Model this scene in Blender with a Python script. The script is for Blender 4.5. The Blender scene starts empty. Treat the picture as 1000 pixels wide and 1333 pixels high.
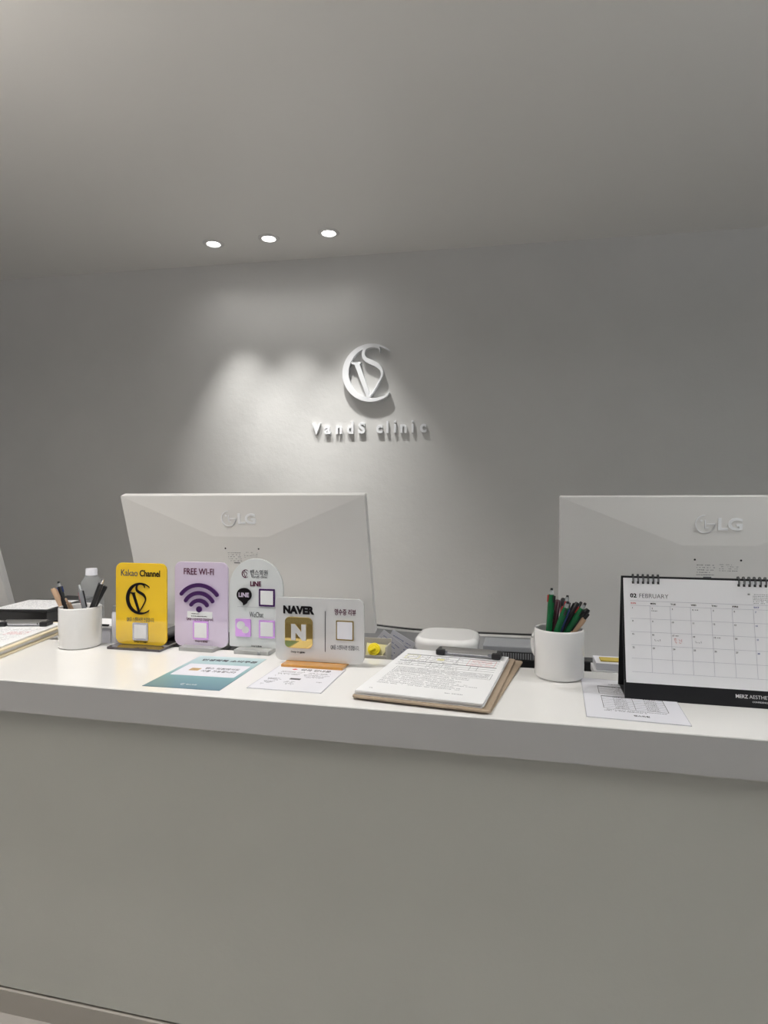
import bpy, bmesh, math, random
from mathutils import Matrix, Vector, Quaternion
random.seed(7)
C = bpy.context.scene.collection
R = math.radians

# ------------------------------------------------------------------ camera
F, TH, CXP, HY = 780.0, R(12.9), 500.0, 656.0     # focal length in px of a 1000x1333 frame, yaw, centre, horizon
ZC = 0.94                                          # camera height
ZT = 0.62                                          # counter top height
cam_d = bpy.data.cameras.new('camera')
cam_d.sensor_fit = 'VERTICAL'; cam_d.sensor_height = 36; cam_d.lens = F / 1333 * 36
cam_d.shift_y = -(666.5 - HY) / 1333
cam_d.clip_start = .02
cam = bpy.data.objects.new('camera', cam_d); C.objects.link(cam)
cam.location = (0, 0, ZC); cam.rotation_euler = (R(90), 0, TH)
bpy.context.scene.camera = cam

# ------------------------------------------------------------------ world, exposure
sc = bpy.context.scene
sc.view_settings.view_transform = 'Standard'; sc.view_settings.look = 'None'
sc.view_settings.gamma = 1; sc.view_settings.exposure = 0
try: sc.view_settings.use_curve_mapping = False
except Exception: pass
w = bpy.data.worlds.new('world'); sc.world = w; w.use_nodes = True
bg = w.node_tree.nodes['Background']
bg.inputs[0].default_value = (.97, .99, 1.02, 1); bg.inputs[1].default_value = .21

WALL_W, FLOOD_W, COUNTER_W, UPFILL_W = 86, 1.9, 31, 32        # lamp powers, the last for the added ceiling fill lights

# ------------------------------------------------------------------ helpers
def at(px, py, z=None, Y=None):
    """a point of the place, from a sighting in the photograph and a known height or depth"""
    dx = (px - CXP) / F; dz = -(py - HY) / F
    vx = dx * math.cos(TH) - math.sin(TH); vy = dx * math.sin(TH) + math.cos(TH)
    t = (z - ZC) / dz if z is not None else Y / vy
    return Vector((vx * t, vy * t, ZC + dz * t))

def mat(name, col, rough=.5, metal=0, spec=.5, coat=0, trans=0, ior=1.45, emit=None, strength=0, bump=None, vary=None, sss=0, alpha=1):
    m = bpy.data.materials.new(name); m.use_nodes = True
    nt = m.node_tree; b = nt.nodes['Principled BSDF']
    b.inputs['Base Color'].default_value = (*col, 1)
    b.inputs['Roughness'].default_value = rough; b.inputs['Metallic'].default_value = metal
    b.inputs['Specular IOR Level'].default_value = spec; b.inputs['Coat Weight'].default_value = coat
    b.inputs['Coat Roughness'].default_value = .03
    b.inputs['Transmission Weight'].default_value = trans; b.inputs['IOR'].default_value = ior
    b.inputs['Alpha'].default_value = alpha
    if emit: b.inputs['Emission Color'].default_value = (*emit, 1); b.inputs['Emission Strength'].default_value = strength
    tc = nt.nodes.new('ShaderNodeTexCoord')
    if vary:
        sc_, amt = vary
        n = nt.nodes.new('ShaderNodeTexNoise'); n.inputs['Scale'].default_value = sc_; n.inputs['Detail'].default_value = 6
        nt.links.new(tc.outputs['Object'], n.inputs['Vector'])
        mx = nt.nodes.new('ShaderNodeMix'); mx.data_type = 'RGBA'
        mx.inputs[6].default_value = (*[c * (1 - amt) for c in col], 1); mx.inputs[7].default_value = (*[min(1, c * (1 + amt)) for c in col], 1)
        nt.links.new(n.outputs['Fac'], mx.inputs[0]); nt.links.new(mx.outputs[2], b.inputs['Base Color'])
    if bump:
        prev = None
        for sc_, st, dist in bump:
            n = nt.nodes.new('ShaderNodeTexNoise'); n.inputs['Scale'].default_value = sc_; n.inputs['Detail'].default_value = 8
            n.inputs['Roughness'].default_value = .6
            nt.links.new(tc.outputs['Object'], n.inputs['Vector'])
            bp = nt.nodes.new('ShaderNodeBump'); bp.inputs['Strength'].default_value = st; bp.inputs['Distance'].default_value = dist
            nt.links.new(n.outputs['Fac'], bp.inputs['Height'])
            if prev: nt.links.new(prev.outputs[0], bp.inputs['Normal'])
            prev = bp
        nt.links.new(prev.outputs[0], b.inputs['Normal'])
    return m

M = dict(
    plaster=mat('plaster', (.625, .62, .605), .8, spec=.3, bump=[(3.2, .32, .012), (18, .22, .004), (90, .3, .0010)], vary=(3.4, .05)),
    panel=mat('panel plaster', (.60, .60, .555), .75, spec=.3, bump=[(6, .12, .005), (60, .3, .0012)], vary=(4, .04)),
    ceiling=mat('ceiling paint', (.81, .80, .775), .32, spec=.35, bump=[(1.2, .12, .02)], vary=(1.0, .012)),
    floor=mat('floor tile', (.42, .395, .37), .4, vary=(4, .04)),
    white=mat('white solid surface', (.86, .85, .835), .16, spec=.5, bump=[(3, .02, .002)]),
    fascia=mat('white painted board', (.57, .565, .565), .4),
    kick=mat('kick board', (.46, .43, .385), .5),
    gap=mat('shadow gap', (.10, .095, .09), .7),
    desk=mat('desk laminate', (.55, .55, .56), .4),
    grey=mat('grey desk panel', (.46, .46, .47), .45),
    chrome=mat('chrome', (.75, .75, .76), .15, 1),
    ceramic=mat('white ceramic', (.86, .855, .85), .08, coat=.6),
    monitor=mat('white monitor plastic', (.74, .73, .715), .36),
    screen=mat('dark screen', (.02, .02, .022), .15),
    letter=mat('white sign lacquer', (.83, .84, .86), .35),
    black=mat('black plastic', (.014, .014, .016), .32),
    ink=mat('black ink', (.010, .008, .010), .5, spec=.12),
    inkgrey=mat('grey ink', (.09, .09, .10), .6, spec=.2),
    inkpale=mat('pale grey ink', (.42, .42, .46), .6),
    inktext=mat('printed small text ink', (.17, .17, .19), .6, spec=.2),
    inkgrid=mat('grid ink', (.50, .50, .57), .6),
    inkred=mat('red ink', (.65, .09, .10), .6),
    inkblue=mat('blue ink', (.08, .12, .35), .6),
    inkyellow=mat('highlighter ink', (.78, .74, .35), .6),
    pap=mat('paper', (.84, .84, .85), .7),
    page=mat('bright calendar paper', (.93, .93, .96), .6),
    pap2=mat('coated paper', (.80, .80, .86), .35),
    kraft=mat('brown hardboard', (.40, .31, .225), .65, vary=(60, .1)),
    cream=mat('cream board edge', (.80, .70, .50), .6),
    yellow=mat('yellow acrylic', (.93, .60, .02), .10, coat=1, spec=.7),
    lilac=mat('lilac acrylic', (.68, .58, .74), .08, coat=1, spec=.9),
    frost=mat('frosted white acrylic', (.72, .74, .745), .10, coat=1, spec=.8),
    frost2=mat('frosted grey acrylic', (.66, .66, .665), .08, coat=1, spec=.9),
    clear=mat('clear acrylic', (.86, .87, .85), .08, trans=.55, ior=1.15, coat=.5),
    smoke=mat('smoky acrylic', (.06, .05, .055), .08, coat=.8),
    amber=mat('amber acrylic', (.62, .29, .05), .10, coat=.9),
    purplemirror=mat('purple mirror', (.24, .09, .34), .05, 1),
    goldmirror=mat('gold mirror', (.82, .60, .22), .04, 1),
    pink=mat('pink mirror', (.78, .42, .95), .14, .35, coat=.5),
    maroon=mat('maroon ink', (.10, .012, .045), .5, spec=.12),
    silver=mat('silver frame', (.55, .55, .60), .25, .6),
    teal=None,
    gold=mat('gold chip', (.70, .48, .20), .35, .4),
    water=mat('clear PET', (.50, .53, .56), .06, coat=1, spec=1, alpha=.22),
    cap=mat('white bottle cap', (.78, .78, .84), .4),
    green=mat('green plastic', (.008, .14, .045), .25),
    navy=mat('navy plastic', (.02, .04, .16), .3),
    redp=mat('red plastic', (.45, .02, .03), .3),
    maroonp=mat('maroon plastic', (.06, .012, .022), .3),
    tan=mat('tan plastic', (.62, .42, .28), .4),
    clearp=mat('clear pen plastic', (.75, .78, .80), .1, trans=.6),
    greyp=mat('grey plastic', (.30, .31, .33), .35),
    darkgrey=mat('dark grey plastic', (.06, .06, .065), .4),
    brightyellow=mat('bright yellow plastic', (.90, .72, .02), .3),
    paleyellow=mat('pale yellow film', (.80, .74, .42), .3),
    beige=mat('beige card', (.50, .47, .42), .6),
    mustard=mat('mustard folder', (.55, .42, .08), .6),
    lens=mat('lit lamp lens', (1, 1, 1), .5, emit=(1, .985, .96), strength=9),
    trim=mat('lamp trim', (.72, .71, .70), .35),
)
def teal_mat():
    m = mat('teal gradient print', (.2, .4, .42), .3); nt = m.node_tree; b = nt.nodes['Principled BSDF']
    tc = nt.nodes.new('ShaderNodeTexCoord'); sx = nt.nodes.new('ShaderNodeSeparateXYZ'); nt.links.new(tc.outputs['Object'], sx.inputs[0])
    mr = nt.nodes.new('ShaderNodeMapRange'); mr.inputs[1].default_value = 0; mr.inputs[2].default_value = .21
    nt.links.new(sx.outputs[1], mr.inputs[0])
    cr = nt.nodes.new('ShaderNodeValToRGB'); cr.color_ramp.elements[0].color = (.12, .24, .30, 1); cr.color_ramp.elements[1].color = (.55, .70, .72, 1)
    e = cr.color_ramp.elements.new(.35); e.color = (.20, .40, .42, 1)
    nt.links.new(mr.outputs[0], cr.inputs[0]); nt.links.new(cr.outputs[0], b.inputs['Base Color']); return m
M['teal'] = teal_mat()

UP = Matrix.Rotation(R(90), 4, 'X')        # plane x,y,+z  ->  upright x,z, facing -Y
class MB:
    def __init__(s): s.v = []; s.f = []
    def add(s, vs, fs, m=None):
        n = len(s.v); s.v += [(m @ Vector(p))[:] if m else tuple(p) for p in vs]; s.f += [tuple(i + n for i in f) for f in fs]; return s
    def box(s, x0, x1, y0, y1, z0, z1, m=None):
        return s.add([(x0,y0,z0),(x1,y0,z0),(x1,y1,z0),(x0,y1,z0),(x0,y0,z1),(x1,y0,z1),(x1,y1,z1),(x0,y1,z1)],
                     [(0,3,2,1),(4,5,6,7),(0,1,5,4),(1,2,6,5),(2,3,7,6),(3,0,4,7)], m)
    def prism(s, pts, z0, z1, m=None):
        a = sum(p[0]*q[1]-q[0]*p[1] for p, q in zip(pts, pts[1:]+pts[:1]))
        if a < 0: pts = pts[::-1]
        n = len(pts)
        return s.add([(x,y,z0) for x,y in pts]+[(x,y,z1) for x,y in pts],
                     [tuple(range(n-1,-1,-1)), tuple(range(n,2*n))]+[(i,(i+1)%n,n+(i+1)%n,n+i) for i in range(n)], m)
    def lathe(s, prof, n=48, m=None):           # prof: (r,z) list, open
        vs = [(r*math.cos(2*math.pi*i/n), r*math.sin(2*math.pi*i/n), z) for r, z in prof for i in range(n)]
        fs = [(k*n+i, k*n+(i+1)%n, (k+1)*n+(i+1)%n, (k+1)*n+i) for k in range(len(prof)-1) for i in range(n)]
        return s.add(vs, fs, m)
    def tube(s, path, r, n=8, m=None, closed=False):
        P = [Vector(p) for p in path]; rs = r if isinstance(r, list) else [r]*len(P); vs = []
        for i, p in enumerate(P):
            d = (P[min(i+1,len(P)-1)]-P[max(i-1,0)]).normalized(); a = d.orthogonal().normalized() if abs(d.z) > .9 else d.cross(Vector((0,0,1))).normalized()
            b = d.cross(a)
            vs += [p+(a*math.cos(2*math.pi*k/n)+b*math.sin(2*math.pi*k/n))*rs[i] for k in range(n)]
        fs = [(i*n+k, i*n+(k+1)%n, (i+1)*n+(k+1)%n, (i+1)*n+k) for i in range(len(P)-1) for k in range(n)]
        fs += [tuple(range(n))[::-1], tuple(range((len(P)-1)*n, len(P)*n))]
        return s.add(vs, fs, m)
    def text(s, txt, cx, cy, w, h, z0=0, z1=.0003, bold=0, m=None, xscale=True):
        vs, fs = text_data(txt, bold)
        xs = [v[0] for v in vs]; ys = [v[1] for v in vs]
        x0, x1, y0, y1 = min(xs), max(xs), min(ys), max(ys)
        k = h/(y1-y0) if h else w/(x1-x0); kx = w/(x1-x0) if w else k
        return s.add([(cx+(x-(x0+x1)/2)*kx, cy+(y-(y0+y1)/2)*k, z0+(z+.5)*(z1-z0)) for x, y, z in vs], fs, m)
    def build(s, name, material, parent=None, smooth=False, bevel=0, seg=2, loc=None):
        me = bpy.data.meshes.new(name); me.from_pydata(s.v, [], s.f); me.update()
        bm = bmesh.new(); bm.from_mesh(me); bmesh.ops.recalc_face_normals(bm, faces=bm.faces); bm.to_mesh(me); bm.free()
        o = bpy.data.objects.new(name, me); C.objects.link(o); me.materials.append(material)
        if smooth:
            for p in me.polygons: p.use_smooth = True
            try: me.set_sharp_from_angle(angle=R(40))
            except Exception: pass
        if bevel:
            b = o.modifiers.new('bevel', 'BEVEL'); b.width = bevel; b.segments = seg; b.limit_method = 'ANGLE'; b.angle_limit = R(35)
        if parent: o.parent = parent
        if loc is not None: o.location = loc
        return o
_tc = {}
def text_data(txt, bold):
    key = (txt, bold)
    if key not in _tc:
        cu = bpy.data.curves.new('t', 'FONT'); cu.body = txt; cu.extrude = .5; cu.offset = bold; cu.resolution_u = 3
        o = bpy.data.objects.new('t', cu); C.objects.link(o); dg = bpy.context.evaluated_depsgraph_get(); dg.update()
        me = bpy.data.meshes.new_from_object(o.evaluated_get(dg))
        _tc[key] = ([tuple(v.co) for v in me.vertices], [tuple(p.vertices) for p in me.polygons])
        bpy.data.objects.remove(o); bpy.data.curves.remove(cu); bpy.data.meshes.remove(me)
    return _tc[key]

def tag(o, label, cat, group=None):
    o['label'] = label; o['category'] = cat
    if group: o['group'] = group
    return o
def thing(name, label, cat, loc=(0,0,0), rz=0, group=None):
    o = bpy.data.objects.new(name, None); C.objects.link(o); o.location = loc; o.rotation_euler = (0,0,rz); o.empty_display_size = .05
    return tag(o, label, cat, group)
def struct(o): o['kind'] = 'structure'; return o
def rrect(w, h, r, n=8, x=0, y=0):          # rounded rectangle outline centred at x, y
    p = []
    for cx, cy, a in ((w/2-r,h/2-r,0),(-w/2+r,h/2-r,90),(-w/2+r,-h/2+r,180),(w/2-r,-h/2+r,270)):
        p += [(x+cx+r*math.cos(R(a+90*i/n)), y+cy+r*math.sin(R(a+90*i/n))) for i in range(n+1)]
    return p
def circ(r, x=0, y=0, n=32, k=1): return [(x+r*k*math.cos(2*math.pi*i/n), y+r*math.sin(2*math.pi*i/n)) for i in range(n)]
def smoothpath(P, n=8):
    out = []
    for i in range(len(P)-1):
        p0, p1, p2, p3 = P[max(i-1,0)], P[i], P[i+1], P[min(i+2,len(P)-1)]
        for k in range(n):
            t = k/n; out.append(tuple(.5*((2*b)+(-a+c)*t+(2*a-5*b+4*c-d)*t*t+(-a+3*b-3*c+d)*t**3) for a, b, c, d in zip(p0,p1,p2,p3)))
    return out+[tuple(P[-1])]
def ribbon(P, n=8):                          # P: (x, y, width) list -> outline
    S = smoothpath(P, n); L, Q = [], []
    for i, (x, y, wd) in enumerate(S):
        a, b = S[max(i-1,0)], S[min(i+1,len(S)-1)]; dx, dy = b[0]-a[0], b[1]-a[1]; l = math.hypot(dx,dy) or 1
        L.append((x-dy/l*wd/2, y+dx/l*wd/2)); Q.append((x+dy/l*wd/2, y-dx/l*wd/2))
    return L, Q
def add_ribbon(mb, P, z0, z1, m=None, n=8):
    L, Q = ribbon(P, n)
    for i in range(len(L)-1):
        pass
    N = len(L)
    vs = [(*p,z0) for p in L]+[(*p,z0) for p in Q]+[(*p,z1) for p in L]+[(*p,z1) for p in Q]; fs = []
    for i in range(N-1):
        fs += [(i,i+1,N+i+1,N+i), (2*N+i,3*N+i,3*N+i+1,2*N+i+1), (i,2*N+i,2*N+i+1,i+1), (N+i,N+i+1,3*N+i+1,3*N+i)]
    fs += [(0,N,3*N,2*N), (N-1,3*N-1,4*N-1,2*N-1)]
    mb.add(vs, fs, m)
def emblem(crescent, mono, k, cx, cy, z0, z1, m=None):
    """the clinic's C with V and S inside; unit = one pixel-like unit, radius 171, centre 0,0"""
    def q(x, y): return (cx+(x-473)*k, cy-(y-257)*k)
    def arc(ox, oy, r, a0, a1, n=60): return [q(ox+r*math.cos(R(a0+(a1-a0)*i/n)), oy-r*math.sin(R(a0+(a1-a0)*i/n))) for i in range(n+1)]
    o = arc(473, 257, 171, 50, 306); i = arc(489, 255, 153.5, 310, 52)
    N = 61; i = i[::-1]
    vs = [(*p,z0) for p in o]+[(*p,z0) for p in i]+[(*p,z1) for p in o]+[(*p,z1) for p in i]; fs = []
    # inner arc is run the same way round as the outer one
    i2 = arc(490.5, 255, 151, 50, 308)
    vs = [(*p,z0) for p in o]+[(*p,z0) for p in i2]+[(*p,z1) for p in o]+[(*p,z1) for p in i2]
    for j in range(N-1):
        fs += [(j,j+1,N+j+1,N+j), (2*N+j,3*N+j,3*N+j+1,2*N+j+1), (j,2*N+j,2*N+j+1,j+1), (N+j,N+j+1,3*N+j+1,3*N+j)]
    fs += [(0,N,3*N,2*N), (N-1,3*N-1,4*N-1,2*N-1)]
    crescent.add(vs, fs, m)
    mono.prism([q(*p) for p in ((356,193),(414,193),(412,204),(406,206),(464,372),(462,410),(452,410),(376,208),(358,203))], z0, z1, m)
    S = [(527,140,3),(522,116,10),(500,103,15),(470,101,16),(440,113,17),(428,145,19),(440,175,24),(475,195,27),(512,215,26),(535,243,18),(538,275,11),(520,312,10),(490,362,9),(459,408,7)]
    add_ribbon(mono, [(*q(x,y), wd*k) for x, y, wd in S], z0, z1-.0001*(z1-z0), m)

def dashes(mb, x0, x1, y, h, m, z=.0002, fill=.75, wlo=.0008, whi=.0035, t=.0001):
    x = x0
    while x < x1:
        wd = random.uniform(wlo, whi)
        if random.random() < fill: mb.box(x, min(x+wd, x1), y-h*random.uniform(.18,.34), y+h*random.uniform(.18,.34), z, z+t, m)
        x += wd + random.uniform(.0004, .0012)
def pagebox(mb, x0, x1, y0, y1, t, m=None, z=.0002):       # outlined rectangle
    for a in ((x0,x1,y0,y0+t),(x0,x1,y1-t,y1),(x0,x0+t,y0,y1),(x1-t,x1,y0,y1)): mb.box(*a, z, z+.0001, m)

# ------------------------------------------------------------------ the room
TW = R(3.5)                                            # the back wall is not quite parallel to the counter
wdir = Vector((math.cos(TW), math.sin(TW), 0))
wp = Vector((-math.sin(TH), math.cos(TH), 0)) * 3.3    # where the wall crosses the line of sight
ZCE = ZC + 1.38
def on_wall(px, py):
    d = Vector(((px-CXP)/F*math.cos(TH)-math.sin(TH), (px-CXP)/F*math.sin(TH)+math.cos(TH), -(py-HY)/F))
    n = Vector((-math.sin(TW), math.cos(TW), 0)); t = wp.dot(n)/d.dot(n)
    return Vector((0,0,ZC)) + d*t
WM = Matrix.Translation(Vector((wp.x, wp.y, 0))) @ Matrix.Rotation(TW, 4, 'Z')      # wall frame: x along, y into it
struct(MB().box(-4.2, 4.2, 0, .15, 0, ZCE, WM).build('wall_back', M['plaster']))
struct(MB().box(-5, 5, -2.2, 4.4, ZCE, ZCE+.12).build('ceiling', M['ceiling']))
struct(MB().box(-5, 5, -2.2, 4.4, -.1, 0).build('floor', M['floor']))

# ------------------------------------------------------------------ reception counter
YF, YI = .908, 1.204
cnt = thing('reception_counter', 'long white reception counter with grey plaster front in the foreground', 'counter', (0, YF, 0))
MB().box(-3.2, 2.6, 0, YI-YF, ZT-.056, ZT).build('worktop', M['white'], cnt, bevel=.0012)
MB().box(-3.2, 2.6, -.0012, 0, ZT-.056, ZT-.0012).build('fascia', M['fascia'], cnt)
MB().box(-3.2, 2.6, .018, .06, .046, ZT-.056).build('front_panel', M['panel'], cnt)
MB().box(-3.2, 2.6, .022, .055, .042, .046).build('shadow_gap', M['gap'], cnt)
MB().box(-3.2, 2.6, .014, .06, 0, .042).build('kick_board', M['kick'], cnt)
ZD = ZT - .13
desk = thing('work_desk', 'low grey work desk behind the reception counter', 'desk', (0, YI+.004, 0))
MB().box(-3.2, 2.6, 0, .75, ZD-.03, ZD).build('desktop', M['desk'], desk)
for x in (-3.1, -1.0, 1.0, 2.5): MB().box(x-.02, x+.02, .05, .7, 0, ZD-.03).build('leg', M['fascia'], desk)
ZR = ZC - .344
rs = MB().box(-1.9, -.42, 0, .288, 0, ZR-.0042-ZD).build('desk_riser', M['white'], bevel=.002); rs.location = (0, YI+.016, ZD)
tag(rs, 'long low white shelf on the desk right behind the counter, left half', 'shelf')

# ------------------------------------------------------------------ ceiling downlights
def downlight(p, label, power, size, blend, dirv, group=None, r=.043, name='recessed_downlight'):
    t = thing('recessed_downlight', label, 'ceiling light', (p[0], p[1], ZCE), 0, group)
    MB().lathe([(r*.80,-.0002),(r*.84,-.0055),(r*1.14,-.005),(r*1.26,-.0015),(r*1.30,-.0006)], 40).build('trim_ring', M['trim'], t, smooth=True)
    MB().lathe([(0.0001,-.0028),(r*.5,-.0028),(r*.8,-.0015)], 32).build('lamp_lens', M['lens'], t, smooth=True)
    l = bpy.data.lights.new('lamp', 'SPOT'); l.energy = power; l.spot_size = R(size); l.spot_blend = blend; l.shadow_soft_size = .022
    l.color = (1, .985, .955)
    lo = bpy.data.objects.new('lamp', l); C.objects.link(lo); lo.parent = t; lo.location = (0, 0, -.03)
    lo.rotation_euler = Vector(dirv).to_track_quat('-Z', 'Y').to_euler()
    if name == 'wall_washer':
        l2 = bpy.data.lights.new('lamp_spill', 'SPOT'); l2.energy = FLOOD_W; l2.spot_size = R(150); l2.spot_blend = 1; l2.shadow_soft_size = .03
        l2.color = l.color; o2 = bpy.data.objects.new('lamp_spill', l2); C.objects.link(o2); o2.parent = t; o2.location = (0, 0, -.03)
    return t
for px, py, lb in ((278,317,'leftmost of three round lit downlights before the back wall'),
                   (350,310,'middle one of three round lit downlights before the back wall'),
                   (428,303,'rightmost of three round lit downlights before the back wall')):
    p = at(px, py, z=ZCE)
    downlight(p, lb, WALL_W, 63, 1.0, (.10, .0, -1), 'downlights over the back wall', name='wall_washer')
for x, yy, pw, sz, lb in ((1.04, 1.18, COUNTER_W, 118, 'downlight over the right end of the counter'), (-.92, .80, COUNTER_W*2.15, 82, 'downlight over the left end of the counter')):
    downlight((x, yy), lb, pw, sz, .9, (0, .09, -1), 'downlights over the counter')

# unseen fill uplights beside the viewer, added to brighten the ceiling and wall
for lb, x, y, pw, col in (('hanging linear uplight of the waiting area, left of the viewer', -1.75, .0, UPFILL_W, (1, .93, .86)),
                          ('hanging linear uplight of the waiting area, right of the viewer', 1.9, .2, UPFILL_W*1.1, (.93, .98, 1))):
    t = thing('fill_uplight', lb, 'pendant light', (x, y, 1.80))
    MB().box(-.05,.05,-.75,.75,-.05,0).box(-.05,-.045,-.75,.75,0,.02).box(.045,.05,-.75,.75,0,.02).build('housing', M['fascia'], t)
    MB().box(-.044,.044,-.74,.74,.0005,.004).build('diffuser', M['lens'], t)
    for yy in (-.6, .6): MB().box(-.002,.002,yy-.002,yy+.002,.004,ZCE-1.80).build('cable', M['chrome'], t)
    l = bpy.data.lights.new('lamp', 'AREA'); l.shape = 'RECTANGLE'; l.size = .08; l.size_y = 1.4; l.energy = pw; l.color = col
    lo = bpy.data.objects.new('lamp', l); C.objects.link(lo); lo.parent = t; lo.location = (0,0,.03); lo.rotation_euler = (R(180),0,0)

# ------------------------------------------------------------------ sign on the wall
def on_wall_thing(px, py, name, label, cat):
    p = on_wall(px, py); return thing(name, label, cat, p, TW), p
k = .160/171
lg, p0 = on_wall_thing(380+473/4.545, 430+257/4.545, 'wall_emblem', 'raised white round monogram emblem above the clinic lettering on the wall', 'wall sign')
a, b = MB(), MB(); emblem(a, b, k, 0, 0, .0, .030, UP)
a.build('crescent', M['letter'], lg, bevel=.001); b.build('monogram', M['letter'], lg, bevel=.001)
lt, p1 = on_wall_thing(482, 564.6, 'wall_lettering', 'raised white clinic name in spaced letters on the grey wall', 'lettering')
def lx(px): q = on_wall(px, 564) - p1; return q.dot(wdir)
HC_ = .0635
for ch, zx, hh, ww in (('V',148,1,.055),('a',214,.74,.040),('n',281,.74,.038),('d',348,1.05,.040),('S',416,1,.042),
                   ('c',520,.74,.038),('l',568,1.05,None),('i',612,1.05,None),('n',662,.74,.038),('i',716,1.05,None),('c',778,.74,.038)):
    z = hh*HC_/2
    m_ = MB()
    if ch in 'l': m_.box(-.0054, .0054, -z, z, 0, .013)
    elif ch == 'i': m_.box(-.0054, .0054, -z, z-.018, 0, .013); m_.box(-.0054, .0054, z-.010, z, 0, .013)
    else: m_.text(ch, 0, 0, ww*.92, hh*HC_, 0, .013, .018 if ch == 'V' else .034)
    m2 = MB(); m2.add(m_.v, m_.f, UP)
    m2.build('letter', M['letter'], lt, loc=(lx(380+zx/4.545), 0, z))

# ------------------------------------------------------------------ monitors
def monitor(xc, ytop, ztop, h, tilt, label, logo=True):
    W = .72
    t = thing('monitor', label, 'monitor', (xc, ytop+h*math.sin(tilt)+.05, ZD))
    # local frame of the leaning panel: x along, y up the back, z out of the back towards the viewer
    top = Vector((0, ytop, ztop)) - Vector((0, t.location.y, ZD))
    m = Matrix.Translation(top) @ Matrix.Rotation(tilt, 4, 'X') @ UP     # panel hangs down from its top edge
    sh = MB()
    a, zz, b = W/2, -.115, .080
    sh.add([(-a,0,0),(a,0,0),(a,-h,0),(-a,-h,0),(-b,zz,.011),(b,zz,.011),(b*1.15,-h,.011),(-b*1.15,-h,.011)],
           [(0,4,5,1),(0,3,4),(3,7,4),(4,7,6,5),(1,5,2),(5,6,2),(3,2,6,7)], m)
    sh.build('back_cover', M['monitor'], t)
    MB().box(-a-.001, a+.001, -h-.001, .001, -.024, -.0005, m).build('rim', M['monitor'], t, bevel=.003)
    MB().box(-a+.008, a-.008, -h+.012, -.008, -.0252, -.024, m).build('screen', M['screen'], t)
    # embossed maker's mark
    def bz(y): return .011*min(1, -y/.115)
    yl = -.064; rot = Matrix.Translation(Vector((0, yl, bz(yl)))) @ Matrix.Rotation(-math.atan2(.011, .115), 4, 'X')
    lm = m @ rot; e = MB()
    ox = -.030 ; r = .021
    ring = [(ox+r*math.cos(R(90+x*10)), r*math.sin(R(90+x*10)), .0018) for x in range(0, 28)]
    add_ribbon(e, ring, .0, .0016, lm, 2)
    add_ribbon(e, [(ox+r*math.cos(R(0-x*10)), r*math.sin(R(0-x*10)), .0018) for x in range(0, 10)], 0, .0016, lm, 2)
    e.box(ox+.004, ox+r, -.001, .001, 0, .0016, lm); e.box(ox-.001, ox+.001, -.010, .010, 0, .0016, lm); e.box(ox-.001, ox+.007, -.010, -.008, 0, .0016, lm)
    e.prism(circ(.0024, ox-.008, .008, 12), 0, .0016, lm)
    e.text('LG', .024, 0, .052, .030, 0, .0016, .03, lm)
    e.build('embossed_mark', M['letter'], t)
    for x in (-.05, .05): MB().prism(circ(.0024, x, -.150, 12), .0108, .0116, m).build('screw_hole', M['black'], t)
    lb = MB()
    for j in range(5):
        dashes(lb, -.045, -.005, -.163-j*.006, .003, m, .0111, .6)
        if j < 4: dashes(lb, .004, .045, -.161-j*.005, .002, m, .0111, .45)
    lb.box(-.03, -.012, -.1945, -.1915, .0111, .0113, m)
    lb.build('rating_label', M['inktext'], t)
    yb = .05
    MB().box(-.035, .035, -yb-.012, -yb+.022, .01, max(.04, ztop-ZD-.30)+.06).build('stand_neck', M['monitor'], t, bevel=.004)
    MB().prism(rrect(.24, .19, .02, y=.03), 0, .010).build('stand_base', M['monitor'], t, bevel=.002)
    return t
monitor(-.756, 1.50, ZC+.0225, .400, R(17.2), 'white monitor seen from behind, above the four sign stands')
monitor(.455, 1.55, ZC+.0165, .424, R(9.5), 'white monitor seen from behind, to the right behind the desk calendar')
monitor(-1.965, 1.50, ZC+.0225, .400, R(17.2), 'edge of a white monitor at the far left')

# ------------------------------------------------------------------ mugs and pens
def mug(c, label, handle):
    t = thing('mug', label, 'mug', (c[0], c[1], ZT), 0, 'white ceramic mugs used as pen cups')
    r, h = .0445, .090
    MB().lathe([(0.0001,.0),(r-.006,.0),(r-.002,.0015),(r,.005),(r,h-.003),(r-.0008,h-.0008),(r-.002,h),(r-.0035,h-.0012),(r-.0038,h-.004),(r-.0042,.008),(r-.008,.005),(0.0001,.005)], 64).build('cup', M['ceramic'], t, smooth=True)
    ca, sa = math.cos(handle), math.sin(handle)
    pts = [(r-.001, .070), (r+.016, .071), (r+.028, .058), (r+.029, .040), (r+.020, .026), (r-.001, .021)]
    S = smoothpath(pts, 6)
    MB().tube([(x*ca, x*sa, z) for x, z in S], .0052, 12).build('handle', M['ceramic'], t, smooth=True)
    return t
mc_r, mc_l = (.0685, 1.158), (-.970, 1.165)
mug(mc_r, 'white mug of green and black pens, right of the clipboards', R(128))
mug(mc_l, 'white mug of black pens, left of the yellow sign', R(100))

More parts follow.
